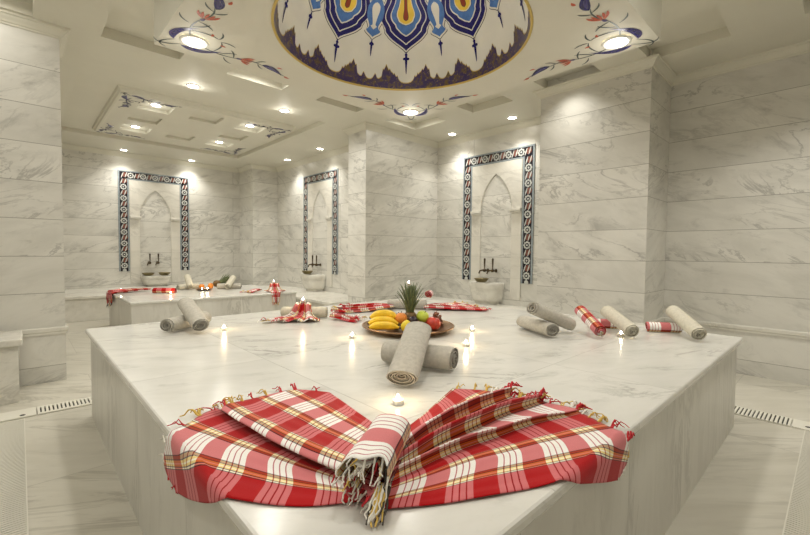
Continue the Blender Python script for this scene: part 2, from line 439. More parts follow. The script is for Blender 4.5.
# dome
b = MB()
b.grid([[(DC[0]+DR*math.cos(e)*math.cos(a), DC[1]+DR*math.cos(e)*math.sin(a), DC[2]+DR*math.sin(e)) for a in [2*PI*k/96 for k in range(96)]] for e in [PI/2*i/32 for i in range(33)]], 0, None, False, True)
dome = b.build('dome', 'domepaint')
tag(dome, 'white plaster ceiling dome painted with blue and yellow medallions', 'dome')
def sph(az, el, off):
    r = DR-off; az = math.radians(az); el = math.radians(el)
    return (DC[0]+r*math.cos(el)*math.cos(az), DC[1]+r*math.cos(el)*math.sin(az), DC[2]+r*math.sin(el))
def Yel(y): return 20.9+(297-y)*.0833
def smooth_rows(rows, n=6):
    R = []
    for i in range(len(rows)-1):
        p0, p1, p2, p3 = rows[max(i-1, 0)], rows[i], rows[i+1], rows[min(i+2, len(rows)-1)]
        for k in range(n):
            t = k/n
            R.append((p1[0]+(p2[0]-p1[0])*t, max(.05, .5*(2*p1[1]+(p2[1]-p0[1])*t+(2*p0[1]-5*p1[1]+4*p2[1]-p3[1])*t*t+(3*p1[1]-p0[1]-3*p2[1]+p3[1])*t**3))))
    R.append(rows[-1]); return R
def rowshape(b, az, rows, m, off, grow=0, nx=12):
    P = []
    for y, h in rows:
        e = Yel(y); deg = (h+grow)/(9.13*math.cos(math.radians(e))/.934)
        P.append([sph(az-deg+2*deg*k/nx, e, off) for k in range(nx+1)])
    b.grid(P, m, None, False, False, True)
BIG_OUT = [(292,0),(270,20),(240,58),(215,88),(196,104),(180,116),(160,118),(140,128),(110,140),(75,140),(40,126),(5,108),(-40,95),(-90,80),(-140,50),(-175,0)]
def inset(rows, d, dy): return [(y-dy if i == 0 else y*(1)-dy*(1 if y > 100 else 0), max(0, h-d)) for i, (y, h) in enumerate(rows)]
for k in range(8):
    az = 45*k; b = MB()
    base = smooth_rows(BIG_OUT)
    rowshape(b, az, [(306,0)]+[(y+10 if y > 150 else y, h+8) for y, h in base], 0, .0016)          # ink outline
    rowshape(b, az, [(302,0)]+[(y+7 if y > 150 else y, h+5) for y, h in base], 1, .0026)           # ivory
    rowshape(b, az, base, 2, .0036)                                                               # navy
    B2 = smooth_rows([(248,0),(225,24),(200,54),(182,72),(168,84),(150,88),(132,96),(105,110),(75,110),(40,98),(5,82),(-40,68),(-90,55),(-130,30),(-155,0)])
    rowshape(b, az, [(253,0)]+[(y+4, h+5) for y, h in B2], 1, .0046)
    rowshape(b, az, B2, 2, .0056)
    B3 = smooth_rows([(196,0),(180,22),(160,40),(145,52),(130,56),(112,70),(95,78),(70,80),(40,70),(5,56),(-40,45),(-90,30),(-130,0)])
    rowshape(b, az, [(202,0)]+[(y+5, h+6) for y, h in B3], 1, .0066)
    rowshape(b, az, B3, 3, .0076)
    B4 = smooth_rows([(126,0),(122,14),(108,34),(92,40),(75,46),(50,44),(20,34),(-20,26),(-70,20),(-100,0)])
    rowshape(b, az, [(136,0)]+[(y+7, h+7) for y, h in B4], 0, .0086)
    rowshape(b, az, [(133,0)]+[(y+5, h+5) for y, h in B4], 1, .0096)
    rowshape(b, az, B4, 4, .0106)
    B5 = smooth_rows([(104,0),(98,8),(85,12),(65,11),(40,7),(10,6),(-30,5),(-60,0)])
    rowshape(b, az, [(108,0)]+[(y+2, h+3) for y, h in B5], 0, .0116)
    rowshape(b, az, B5, 5, .0126)
    # spear below
    S = [(445,0),(430,2),(395,4),(365,6),(352,6),(350,16),(342,18),(336,16),(334,6),(322,5),(318,8),(312,6),(306,2),(296,1.4)]
    rowshape(b, az, S, 2, .003, 1.0, 4)
    b.build('medallion', ['ink','ivory','navy','azure','yellow','oxblood'], dome)
    az += 22.5; b = MB()
    SM = smooth_rows([(226,0),(215,10),(196,34),(185,40),(175,32),(160,26),(140,32),(110,44),(80,47),(50,46),(20,36),(-10,20),(-25,0)])
    rowshape(b, az, [(240,0)]+[(y+10, h+10) for y, h in SM], 0, .0016)
    rowshape(b, az, [(236,0)]+[(y+7, h+7) for y, h in SM], 1, .0026)
    rowshape(b, az, SM, 2, .0040)
    S2 = smooth_rows([(178,0),(172,6),(158,18),(150,9),(125,11),(95,16),(60,22),(35,20),(20,10),(14,0)])
    rowshape(b, az, S2, 1, .0050)
    S = [(345,0),(330,2),(300,4),(280,5),(276,5),(274,11),(266,13),(260,10),(256,4),(245,2),(236,1.2)]
    rowshape(b, az, S, 3, .003, 1.0, 4)
    b.build('small_medallion', ['ink','ivory','azure','navy'], dome)
b = MB()
prof = [(0,3.3),(1.5,3.4),(3,3.9),(4.2,5),(4.8,6.2),(5.2,7.6),(5.8,6.9),(6.6,7.6),(7.0,9.0),(7.6,8.2),(8.4,9.2),(9.2,9.6),(10,11.2),(10.6,10.3),(11.6,12.2),(12.2,13.4),(12.8,12.0),(13.6,10.4),(14.2,11.0),(14.6,8.8),(15.0,6.4),(15.8,5.6),(16.8,5.0),(17.8,5.4),(18.4,7.0),(19.0,7.8),(19.6,6.6),(20.4,5.2),(21.4,4.4),(22.5,4.2)]
az_list = []
for k in range(8):
    az_list += [(45*k+a, h) for a, h in prof] + [(45*k+45-a, h) for a, h in reversed(prof[1:-1])]
def band(off, add, m):
    P = []
    for a, h in az_list+[(360, az_list[0][1])]:
        P.append([sph(a, (h+add)*t/6+.05, off) for t in range(7)])
    b.grid(P, m, None, False, False, False)
band(.0016, .55, 1); band(.0030, 0, 0)
b.build('cresting', ['crest','goldrim'], dome)
b = MB(); b.tube([(DC[0]+(DR+.004)*math.cos(2*PI*k/96), DC[1]+(DR+.004)*math.sin(2*PI*k/96), 2.299) for k in range(97)], .008, 8, 0, False)
b.build('gold_rim', 'goldrim', dome)
b = MB()
b.grid([[sph(az, 90-r, .004) for az in range(0, 361, 10)] for r in (0.01, 5, 10, 14, 18)], 0, None, False, False, True)
b.grid([[sph(az, 90-r*(1+.25*math.cos(math.radians(az*8))), .006) for az in range(0, 361, 3)] for r in (0.01, 4, 8)], 1, None, False, False, True)
b.build('crown_rosette', ['navy','yellow'], dome)

# dropped panel of the back room
b = MB()
P2 = (.85, 2.83, 5.40, 7.46)
pc = [(x-.17, x+.17, y-.17, y+.17, .035) for x in (1.23, 1.80, 2.37) for y in (5.70, 6.30, 6.90) if (x, y) != (1.80, 6.30)]
coffered(b, P2[0], P2[1], P2[2], P2[3], 2.745, pc)
rr = lambda d, z: [(P2[0]-d, P2[2]-d, z), (P2[1]+d, P2[2]-d, z), (P2[1]+d, P2[3]+d, z), (P2[0]-d, P2[3]+d, z)]
b.grid([rr(0,2.745), rr(.02,2.75), rr(.03,2.77), rr(.04,2.775), rr(.05,2.805)], 0, None, False, True, False)
panel2 = b.build('coffered_ceiling_panel', 'paint')
tag(panel2, 'rectangular coffered ceiling panel with small painted flowers over the back room', 'ceiling panel')
for (x, y, e1, e2) in ((P2[0]+.12,P2[2]+.12,(1,0),(0,1)),(P2[0]+.12,P2[3]-.12,(1,0),(0,-1)),(P2[1]-.12,P2[2]+.12,(-1,0),(0,1)),(P2[1]-.12,P2[3]-.12,(-1,0),(0,-1))):
    WID[0] = 2.2
    o = motif(e1, e2, .72, 2.7442).build('painted_flowers', ['violet','ink','ink','navy','ink'], panel2)
    for v in o.data.vertices: v.co.x += x; v.co.y += y

# ------------------------------------------------------------------ downlights
LCOL = (1, .962, .88)
def lamp_light(x, y, z, w, size=.11, near=False):
    p = bpy.data.lights.new('downlight_glow', 'POINT'); p.energy = w*(.02 if near else .07); p.color = LCOL; p.shadow_soft_size = .05
    q = bpy.data.objects.new('downlight_glow', p); COL.objects.link(q); q.location = (x, y, z-.075)
    w = w*.75
    l = bpy.data.lights.new('downlight_lamp', 'AREA'); l.shape = 'DISK'; l.size = size; l.energy = w; l.color = LCOL; l.spread = math.radians(105 if near else 170)
    o = bpy.data.objects.new('downlight_lamp', l); COL.objects.link(o); o.location = (x, y, z-.016)
    return o
def make_downlight(r, label, group):
    t = thing('downlight', label, 'ceiling light', group=group)
    b = MB(); b.lathe([(r*.86,-.001),(r*.86,-.008),(r*.95,-.010),(r*1.12,-.006),(r*1.15,0)], 28); b.build('trim_ring', 'ring', t)
    b = MB(); b.lathe([(.0001,-.005),(r*.4,-.0055),(r*.86,-.004)], 28); b.build('lamp', 'lamp', t)
    return t
LW = 11
ceil_lights = [((1.35,4.68),'round downlight on plain ceiling between dome panel and coffered panel, left one'),((2.38,4.70),'round downlight on plain ceiling between dome panel and coffered panel, right one'),
 ((1.34,8.51),'round downlight close to the back wall, left above the far niche'),((2.43,8.56),'round downlight close to the back wall, right above the far niche'),
 ((3.69,7.17),'farther of two downlights above the narrow middle niche'),((3.68,6.01),'nearer of two downlights above the narrow middle niche'),
 ((4.57,3.90),'left of two downlights above the large right niche'),((4.55,2.90),'right of two downlights above the large right niche')]
small = None; big = None
for i, ((x, y), lb) in enumerate(ceil_lights):
    if small is None: small = make_downlight(.058, lb, 'ceiling downlights'); o = small
    else: o = dup(small, (0,0,0), None, lb)
    o.location = (x, y, CEIL); lamp_light(x, y, CEIL, LW*(.56 if i > 1 else 1.35), near=i > 1)
for (x, y), lb in (((1.23,5.70),'downlight in the coffered ceiling panel, nearest left corner'),((1.23,6.90),'downlight in the coffered ceiling panel, far left corner'),((2.37,5.70),'downlight in the coffered ceiling panel, near right corner'),((2.37,6.90),'downlight in the coffered ceiling panel, far right corner')):
    o = dup(small, (x, y, 2.78), None, lb, 'coffered panel downlights'); lamp_light(x, y, 2.78, LW*.75)
for (x, y), e1, e2, w in DLT[:3]:
    lb = {'far': 'bright downlight among flowers at dome panel corner above the fruit tray', 'left': 'bright downlight among flowers at left corner of dome panel', 'right': 'bright downlight among flowers at right corner of dome panel'}[w]
    if big is None: big = make_downlight(.07, lb, 'dome panel downlights'); o = big
    else: o = dup(big, (0,0,0), None, lb)
    o.location = (x, y, 2.298); lamp_light(x, y, 2.298, LW*.75, .13)
for x, y, w in ((.79,.955,.8),(-.85,1.2,.8),(-.85,2.7,.6)):
    lamp_light(x, y, 2.298 if x == .79 else CEIL, LW*w)
for x, y in ((1.775,3.85),(3.775,3.85),(3.775,1.88),(3.775,-.04),(-.18,3.85),(-.18,1.88),(-.18,-.04),(1.775,-.04)):
    lamp_light(x, y, CEIL+.083, LW*(1.1 if x > 1 and y < 0 else .36 if x > 3 else (.8 if x > 1 and y > 3 else .4)), near=x > 3 and y < 3)
l = bpy.data.lights.new('dome_fill', 'POINT'); l.energy = 5; l.color = LCOL; l.shadow_soft_size = .06  # added fill light under the crown to brighten the dome inside, no fixture there
q = bpy.data.objects.new('dome_fill', l); COL.objects.link(q); q.location = (DC[0], DC[1], DC[2]+DR-.12)

# ------------------------------------------------------------------ platforms and benches
def platform(name, label, x0, x1, y0, y1, z, th, over, top='top'):
    t = thing(name, label, 'platform', ((x0+x1)/2, (y0+y1)/2, 0))
    cx, cy = (x0+x1)/2, (y0+y1)/2
    b = MB(); b.box((x0-cx+over, y0-cy+over, 0), (x1-cx-over, y1-cy-over, z-th)); b.build('cladding', 'side', t)
    b = MB(); b.box((x0-cx, y0-cy, z-th), (x1-cx, y1-cy, z)); b.build('top_slab', top, t, bevel=.008)
    return t
SX0, SX1, SY0, SY1, SZ = .290, 3.20, .395, 3.215, .55
platform('heated_marble_platform', 'large square marble platform in the centre under the dome', SX0, SX1, SY0, SY1, SZ, .03, .024)
platform('heated_marble_platform', 'smaller marble platform in the back room in front of far niche', .88, 2.90, 5.35, 6.92, .46, .03, .012)
def bench(label, x0, x1, y0, y1, z, fx0, fx1, fy0, fy1):
    t = thing('stone_bench', label, 'bench', ((x0+x1)/2, (y0+y1)/2, 0)); cx, cy = (x0+x1)/2, (y0+y1)/2
    b = MB(); b.box((fx0-cx, fy0-cy, 0), (fx1-cx, fy1-cy, z-.05)); b.build('bench_front', 'plainm', t)
    b = MB(); b.box((x0-cx, y0-cy, z-.05), (x1-cx, y1-cy, z)); b.build('bench_top', 'plainm', t, bevel=.01)
G_ = .002
bench('low marble bench under the large right niche', 4.03, 4.82-G_, 2.23+G_, 4.40-G_, .345, 4.055, 4.82-G_, 2.23+G_, 4.40-G_)
bench('low marble bench under the narrow middle niche', 3.13, 3.95-G_, 4.81, 8.10-G_, .335, 3.155, 3.95-G_, 4.81, 8.10-G_)
b = MB()
bench('low marble bench along the back wall under the far niche', -.2+G_, 3.10, 7.44, 8.77-G_, .37, -.2+G_, 3.10, 7.465, 8.77-G_)
bench('short marble bench at the left edge against the left pier', -1.2+G_, .006, 3.775, 4.18, .436, -1.2+G_, -.018, 3.80, 4.18)

# ------------------------------------------------------------------ floor drains
def grate(name, label, x0, x1, y0, y1, along, pitch, bar, hole=None):
    t = thing(name, label, 'floor drain', ((x0+x1)/2, (y0+y1)/2, 0)); cx, cy = (x0+x1)/2, (y0+y1)/2
    hx, hy = (x1-x0)/2, (y1-y0)/2
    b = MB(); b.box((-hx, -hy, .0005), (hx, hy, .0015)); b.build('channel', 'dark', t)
    b = MB(); L = 2*(hx if along == 0 else hy); r = .028 if pitch > .018 else .004
    if along == 0:
        b.box((-hx, -hy, .0015), (hx, -hy+r, .009)); b.box((-hx, hy-r, .0015), (hx, hy, .009))
    else:
        b.box((-hx, -hy, .0015), (-hx+.004, hy, .009)); b.box((hx-.004, -hy, .0015), (hx, hy, .009))
    n = int(L/pitch)
    for i in range(n):
        a = -L/2+i*pitch
        if along == 0: b.box((a, -hy+r, .0015), (a+bar, hy-r, .009))
        else: b.box((-hx+.004, a, .0015), (hx-.004, a+bar, .009))
    b.build('grating', 'pvc', t)
    return t
grate('floor_drain', 'slotted white floor drain left of the big platform', .066, 3.34, 3.42, 3.585, 0, .0205, .0125)
grate('floor_drain', 'slotted white floor drain right of the big platform', 3.42, 3.585, .182, 3.34, 1, .0205, .0125)
grate('floor_grating', 'finely ribbed white floor grating at the left edge', -.17, .006, -.9, 3.39, 1, .017, .0095)
grate('floor_grating', 'finely ribbed white floor grating at the right edge', -.10, 3.41, -.06, .118, 0, .017, .0095)
def cornerplate(label, x0, x1, y0, y1, hx, hy):
    t = thing('drain_cover', label, 'drain cover', ((x0+x1)/2, (y0+y1)/2, 0)); cx, cy = (x0+x1)/2, (y0+y1)/2
    b = MB(); b.box((x0-cx, y0-cy, .0005), (x1-cx, y1-cy, .010)); b.build('cover_plate', 'pvc', t, bevel=.002)
    b = MB(); b.lathe([(.0001,.0112),(.014,.0112),(.014,.0101)], 14, (hx-cx, hy-cy, 0), 0, False); b.build('finger_hole', 'dark', t)
cornerplate('white square drain cover with dark hole near the left bench', -.17, .06, 3.42, 3.585, -.004, 3.455)
cornerplate('white square drain cover with dark hole at the right edge', 3.42, 3.585, -.06, .176, 3.47, .105)

# ------------------------------------------------------------------ niches
def make_niche(label):
    t = thing('wall_niche', label, 'niche', group=None)
    b = MB()
    for (x0, x1, z0, z1) in ((-.575,-.412,.65,2.44),(.412,.575,.65,2.44),(-.412,.412,2.285,2.44)):
        b.box((x0, .001, z0), (x1, .013, z1), 0)
    def flat(x0, x1, z0, z1, y, m): b.add([(x0,y,z0),(x1,y,z0),(x1,y,z1),(x0,y,z1)], [(0,1,2,3)], m)
    w = .116
    for cx in (-.4935, .4935): flat(cx-w/2, cx+w/2, .65, 2.362+w/2, .0138, 1)
    flat(-.4935, .4935, 2.362-w/2, 2.362+w/2, .0138, 1)
    def disc(cx, cz, r, y, m, n=16, r0=0):
        P = [[(cx+q*math.cos(2*PI*k/n), y, cz+q*math.sin(2*PI*k/n)) for k in range(n)] for q in (max(r0, .0005), r)]
        b.grid(P, m, None, False, True, False)
    def rosette(cx, cz):
        for k in range(8): disc(cx+.036*math.cos(k*PI/4), cz+.036*math.sin(k*PI/4), .017, .0146, 2, 8)
        disc(cx, cz, .036, .0150, 2); disc(cx, cz, .028, .0154, 1); disc(cx, cz, .013, .0158, 2)
    def between(cx, cz, v):
        # terracotta tulip and a pale leaf on the other diagonal
        d = (0, 1) if v else (1, 0)
        disc(cx-.016, cz+.006, .038, .0144, 3); disc(cx-.004, cz-.014, .026, .0146, 3)
        for q in (-1, 1):
            p = [Vector((cx+.05*q*.9, cz-.055*q*(1))), Vector((cx+.03*q, cz-.01*q)), Vector((cx+.012*q, cz+.045*q))]
            c = bez(*p, 8); L = []; R = []
            for i in range(9):
                tg = (c[min(i+1,8)]-c[max(i-1,0)]).normalized(); nn = Vector((-tg.y, tg.x)); ww = .007*math.sin(PI*(i+.3)/8.6)+.0015
                L.append((c[i].x+nn.x*ww, .0150, c[i].y+nn.y*ww)); R.append((c[i].x-nn.x*ww, .0150, c[i].y-nn.y*ww))
            b.grid([L, R], 2, None, False, False, False)
    for cx in (-.4935, .4935):
        k = 0; z = .75
        while z < 2.26:
            rosette(cx, z); 
            if z+.1 < 2.34: between(cx, z+.1, True)
            z += .2
        between(cx, .665, True) if False else None
        disc(cx, .665, .03, .0146, 2, 12)
    for k in range(5): rosette(-.4935+.11+k*.192, 2.362)
    for k in range(6): between(-.4935+.014+k*.192, 2.362, False)
    b.build('tile_border', ['tile_grey','tile_dark','tile_white','tile_terra'], t)
    b = MB(); y = .017; N = 24
    zs = [.425, .9, 1.3, 1.63]+[1.63+.5*math.sin(PI/2*i/N) for i in range(1, N+1)]
    hw = lambda z: .25 if z <= 1.63 else max(.0005, math.sqrt(.625**2-(z-1.63)**2)-.375)
    for s in (-1, 1):
        A = [(s*.405, y, z) for z in zs]; Bq = [(s*(hw(z)+.012), y, z) for z in zs]; C1 = [(s*hw(z), y-.006, z) for z in zs]; C2 = [(s*hw(z), .001, z) for z in zs]
        A0 = [(s*.405, .001, z) for z in zs]
        b.grid([A0, A, Bq, C1, C2] if s < 0 else [C2, C1, Bq, A, A0], 0, None, False, False, False)
    b.add([(-.405,y,2.13),(.405,y,2.13),(.405,y,2.28),(-.405,y,2.28),(-.405,.001,2.28),(.405,.001,2.28),(-.405,.001,2.13),(.405,.001,2.13)], [(0,1,2,3),(3,2,5,4),(0,3,4,6),(1,7,5,2)])
    b.build('arch_panel', 'arch', t)
    for s in (-1, 1):
        b = MB()
        xa, xb = sorted((s*.405, s*.235))
        b.box((xa, .017, 1.585), (xb, .040, 1.605)); b.box((xa, .017, 1.605), (xb, .052, 1.64))
        b.build('arch_ledge', 'plainm', t, bevel=.004)
    return t
def make_basin(label):
    t = thing('wash_basin', label, 'basin')
    b = MB()
    def sec(z, hw, d, y0=.02):
        pts = []
        for i in range(25):
            a = PI*i/24; ca, sa = math.cos(a), math.sin(a); e = .55
            pts.append((hw*math.copysign(abs(ca)**e, ca), y0+d*abs(sa)**e, z))
        return pts
    S = [sec(.0,.16,.20), sec(.03,.16,.20), sec(.035,.175,.22), sec(.06,.19,.235), sec(.10,.205,.25), sec(.16,.214,.26), sec(.205,.218,.265), sec(.21,.226,.275), sec(.29,.229,.28),
         sec(.295,.225,.275), sec(.295,.185,.235,.075), sec(.29,.18,.23,.08), sec(.20,.16,.20,.09), sec(.14,.11,.14,.11), sec(.13,.01,.02,.16)]
    b.grid(S, 0, None, False, False, True)
    # back face closes the loft
    o = len(S); outer = [S[i] for i in range(10)]
    b.add([outer[0][0], outer[0][-1]]+[p for r in outer[1:] for p in (r[0], r[-1])], [(2*i, 2*i+2, 2*i+3, 2*i+1) for i in range(9)], 0)
    b.add([S[9][0], S[9][-1], S[10][-1], S[10][0]], [(0,1,2,3)], 0)
    b.add([S[i][0] for i in range(10, 15)]+[S[i][-1] for i in range(10, 15)], [(i, i+1, 6+i, 5+i) for i in range(4)], 0)
    b.build('basin_body', 'plainm', t)
    return t
def make_tap(label):
    t = thing('wall_tap', label, 'tap'); t.scale = (1.05, 1.2, 1.25)
    b = MB(); b.lathe([(.0001,0),(.02,0),(.022,.004),(.012,.012),(.012,.05),(.017,.055),(.017,.085),(.010,.09),(.0001,.092)], 14)
    o = b.build('tap_body', 'brass', t); o.rotation_euler = (-PI/2, 0, 0)
    b = MB(); b.tube([(0,.07,0),(.02,.09,.003),(.04,.11,-.004),(.052,.118,-.035)], [.010,.010,.009,.009], 10); b.build('spout', 'brass', t)
    b = MB(); b.tube([(0,.07,.015),(0,.07,.04)], .007, 8); b.tube([(0,.07,.04),(0,.07,.12)], [.009,.012], 8); hd = b.build('tap_handle', 'brass', t)
    b = MB(); b.ball((0,.07,.125), .013, seg=10, ring=6); b.build('handle_knob', 'brass', hd)
    return t
def make_bowl(label):
    t = thing('hammam_bowl', label, 'bowl')
    b = MB(); b.lathe([(.0001,.004),(.045,.0),(.06,.006),(.085,.028),(.098,.05),(.106,.052),(.106,.056),(.095,.056),(.08,.032),(.055,.012),(.0001,.01)], 28); b.build('bowl_shell', 'bowlm', t)
    return t
niches = [('R', (4.82,3.30), PI/2, .345), ('M', (3.95,6.44), PI/2, .335), ('B', (1.86,8.77), PI, .37)]
NL = {'R': 'large marble niche framed in floral tiles, nearest on the right', 'M': 'narrow looking tiled marble niche left of the middle pier', 'B': 'tiled marble niche on the far left back wall'}
BL = {'R': 'white marble wash basin below the large right niche', 'M': 'white marble wash basin below the narrow middle niche', 'B': 'white marble wash basin behind the small back platform'}
TL = {'R': 'dark brass tap above the right niche basin, ', 'M': 'dark brass tap above the middle niche basin, ', 'B': 'dark brass tap above the far niche basin, '}
n0 = ba0 = ta0 = bo0 = None
for k, (x, y), rz, bz in niches:
    if n0 is None: n0 = make_niche(NL[k]); o = n0
    else: o = dup(n0, (0,0,0), 0, NL[k])
    o['group'] = 'tiled wall niches'; o.location = (x, y, 0); o.rotation_euler = (0,0,rz)
    L = Matrix.Translation((x, y, 0)) @ Matrix.Rotation(rz, 4, 'Z')
    if ba0 is None: ba0 = make_basin(BL[k]); o = ba0
    else: o = dup(ba0, (0,0,0), 0, BL[k])
    o['group'] = 'wash basins'; o.scale = (1, 1, .66 if k == 'B' else 1); o.location = L @ Vector((.06 if k == 'R' else .02, 0, bz+.001)); o.rotation_euler = (0,0,rz)
    for dx, side in ((.115,'left one'),(-.02,'right one')):
        if ta0 is None: ta0 = make_tap(TL[k]+side); o = ta0
        else: o = dup(ta0, (0,0,0), 0, TL[k]+side)
        o['group'] = 'wall taps'; o.location = L @ Vector((dx, .002, .80)); o.rotation_euler = (0,0,rz)
for k, dx, dy, lb in (('R',.09,.19,'metal bathing bowl on the right niche basin'),('M',.17,.16,'metal bathing bowl on the middle niche basin'),('B',.16,.16,'left metal bathing bowl on the far basin'),('B',-.10,.16,'right metal bathing bowl on the far basin')):
    _, (x, y), rz, bz = [q for q in niches if q[0] == k][0]
    L = Matrix.Translation((x, y, 0)) @ Matrix.Rotation(rz, 4, 'Z')
    if bo0 is None: bo0 = make_bowl(lb); o = bo0
    else: o = dup(bo0, (0,0,0), 0, lb)
    o['group'] = 'bathing bowls'; o.location = L @ Vector((dx, dy, bz+.2965*(.66 if k == 'B' else 1)))

# ------------------------------------------------------------------ rolled towels
def roll_mesh(name, L, r, turns, mat, squash=.9, seed=1, tele=.012, start=2.2, rin=.16):
    rnd = random.Random(seed); b = MB()
    T = int(turns*26); pitch = r*(1-rin)/turns; th = pitch*.94
    out, inn, arc = [], [], [0]
    for i in range(T+1):
        t = i/T; a = start-2*PI*turns*(1-t); rho = r*rin+(r-r*rin)*t
        w = 1+.03*math.sin(2*a+seed)+.02*math.sin(5*a+seed*2)*(1-t)
        out.append((rho*w, a)); inn.append(((rho-th)*w, a))
        if i: arc.append(arc[-1]+rho*2*PI*turns/T)
    def P(ra, x, k):
        rr, a = ra
        n = 1+.03*noise.noise(Vector((x*9+seed*3, a*.6, k)))
        return (x, rr*n*math.cos(a), rr*n*squash*math.sin(a)+.0)
    ax = [-.5, -.47, -.38, -.25, -.1, .08, .22, .36, .46, .5]
    rows_o, rows_i, uo, ui = [], [], [], []
    for i in range(T+1):
        t = i/T
        sh0 = tele*(1-t)*math.sin(3.1*t+seed)+.004*math.sin(t*19+seed); sh1 = tele*(1-t)*math.cos(2.3*t+seed)+.004*math.sin(t*23+seed)
        ro, ri, a, c = [], [], [], []
        for q in ax:
            x = q*L+(sh0 if q < -.3 else 0)+(sh1 if q > .3 else 0)
            k = .25 if abs(q) == .5 else 0
            o = (out[i][0]-k*th*.9, out[i][1]); n = (inn[i][0]+k*th*.9, inn[i][1])
            ro.append(P(o, x, t*2)); ri.append(P(n, x, t*2)); a.append((x, arc[i])); c.append((x, arc[i]+.01))
        rows_o.append(ro); rows_i.append(ri); uo.append(a); ui.append(c)
    b.grid(rows_o, 0, uo); b.grid(rows_i[::-1], 0, ui[::-1])
    b.grid([[r[0] for r in rows_i], [r[0] for r in rows_o]], 0, [[u[0] for u in ui], [u[0] for u in uo]])
    b.grid([[r[-1] for r in rows_o], [r[-1] for r in rows_i]], 0, [[u[-1] for u in uo], [u[-1] for u in ui]])
    b.grid([rows_o[-1], rows_i[-1]], 0, [uo[-1], ui[-1]]); b.grid([rows_i[0], rows_o[0]], 0, [ui[0], uo[0]])
    return b.build(name, mat)
proto = {}
def roll(kind, A, B, label, cat='towel', group=None, twist=0):
    A, B = Vector(A), Vector(B); d = (B-A)
    nm, L, r, mat, turns, sq, seed, st = KINDSR[kind]
    if kind not in proto: proto[kind] = o = roll_mesh(nm, L, r, turns, mat, sq, seed, .012, st)
    else: o = proto[kind].copy(); COL.objects.link(o)
    x = d.normalized(); y = Z3.cross(x).normalized(); z = x.cross(y)
    o.matrix_world = Matrix.Translation((A+B)/2) @ Matrix((x, y, z)).transposed().to_4x4()
    tag(o, label, cat, group); return o
KINDSR = {
 'big': ('rolled_towel', .355, .062, 'linen', 6.2, .60, 1, -1.9), 'mid': ('rolled_towel', .33, .052, 'linen', 5.4, .86, 2, -2.1), 'fat': ('rolled_towel', .32, .059, 'linen', 6, .88, 7, -2.1),
 'cream': ('rolled_towel', .33, .047, 'cream', 5, .9, 3, -2.0), 'grey': ('rolled_towel', .33, .047, 'dtowel', 5, .9, 5, -1.8),
 'plaid': ('rolled_plaid_towel', .29, .042, 'plaid_b', 3.5, .92, 4, -2.0), 'plaidshort': ('rolled_plaid_towel', .20, .036, 'plaid_b', 3.2, .92, 6, -2.0)}
GT = 'rolled towels'
z5 = SZ
roll('fat', (1.200,1.395,z5+.054), (1.322,1.097,z5+.054), 'grey rolled towel lying crosswise in front of the fruit tray', group=GT)
roll('big', (1.006,1.084,z5+.040), (1.283,1.274,.716), 'grey rolled towel leaning towards viewer, nearest on the platform', group=GT)
roll('mid', (.630,2.74,z5+.047), (.91,2.925,z5+.047), 'grey rolled towel lying flat at left end of the big platform', group=GT)
roll('mid', (.772,2.575,.602), (.775,2.90,.708), 'grey rolled towel leaning over another at left end of platform', group=GT)
roll('mid', (2.275,1.15,z5+.047), (2.43,1.44,z5+.047), 'grey rolled towel lying lowest in the right group near plaid roll', group=GT)
roll('mid', (2.235,1.262,.722), (2.53,1.16,.600), 'grey rolled towel laid across the lowest one in right group', group=GT)
roll('plaid', (2.455,.945,.593), (2.655,1.165,.686), 'red and white plaid rolled towel leaning against the grey roll', group=GT)
roll('plaidshort', (2.80,1.16,z5+.034), (2.90,1.00,z5+.034), 'red plaid rolled towel half hidden under the cream roll', group=GT)
roll('cream', (2.603,.826,.598), (2.828,1.059,.672), 'cream rolled towel leaning beside the candle in right group', group=GT)
roll('plaidshort', (2.955,.845,z5+.034), (3.06,.70,z5+.034), 'red plaid rolled towel under the last roll at right corner', group=GT)
roll('cream', (2.835,.552,.598), (3.070,.738,.684), 'cream rolled towel at the right corner of the big platform', group=GT)
roll('grey', (2.344,2.706,z5+.044), (2.575,2.469,z5+.044), 'grey rolled towel lying crosswise behind the fruit tray', group=GT)
roll('grey', (2.45,2.58,.690), (2.67,2.78,.692), 'grey rolled towel on top of the pile behind the pineapple', group=GT)
roll('plaidshort', (2.56,2.43,.684), (2.72,2.56,.674), 'plaid rolled towel on top behind the fruit, right of the pineapple', group=GT)
roll('cream', (1.420,2.835,z5+.044), (1.665,2.615,z5+.044), 'cream rolled towel under the draped plaid cloth with a candle', group=GT)
z2 = .46
roll('cream', (1.66,6.54,z2+.044), (1.96,6.66,z2+.044), 'cream rolled towel lying at middle of the small back platform', group=GT)
roll('cream', (1.80,6.46,z2+.047), (1.84,6.76,.650), 'cream rolled towel leaning beside the small bowl, back platform', group=GT)
roll('linen' if False else 'grey', (2.17,6.42,z2+.044), (2.46,6.28,z2+.044), 'grey rolled towel lying at right side of the small back platform', group=GT)
roll('cream', (2.21,6.16,z2+.047), (2.40,6.42,.630), 'pale rolled towel resting on the grey one, right of back platform', group=GT)
roll('plaid', (1.30,6.27,z2+.041), (1.51,6.08,z2+.041), 'orange red plaid rolled towel near front of small back platform', group=GT)

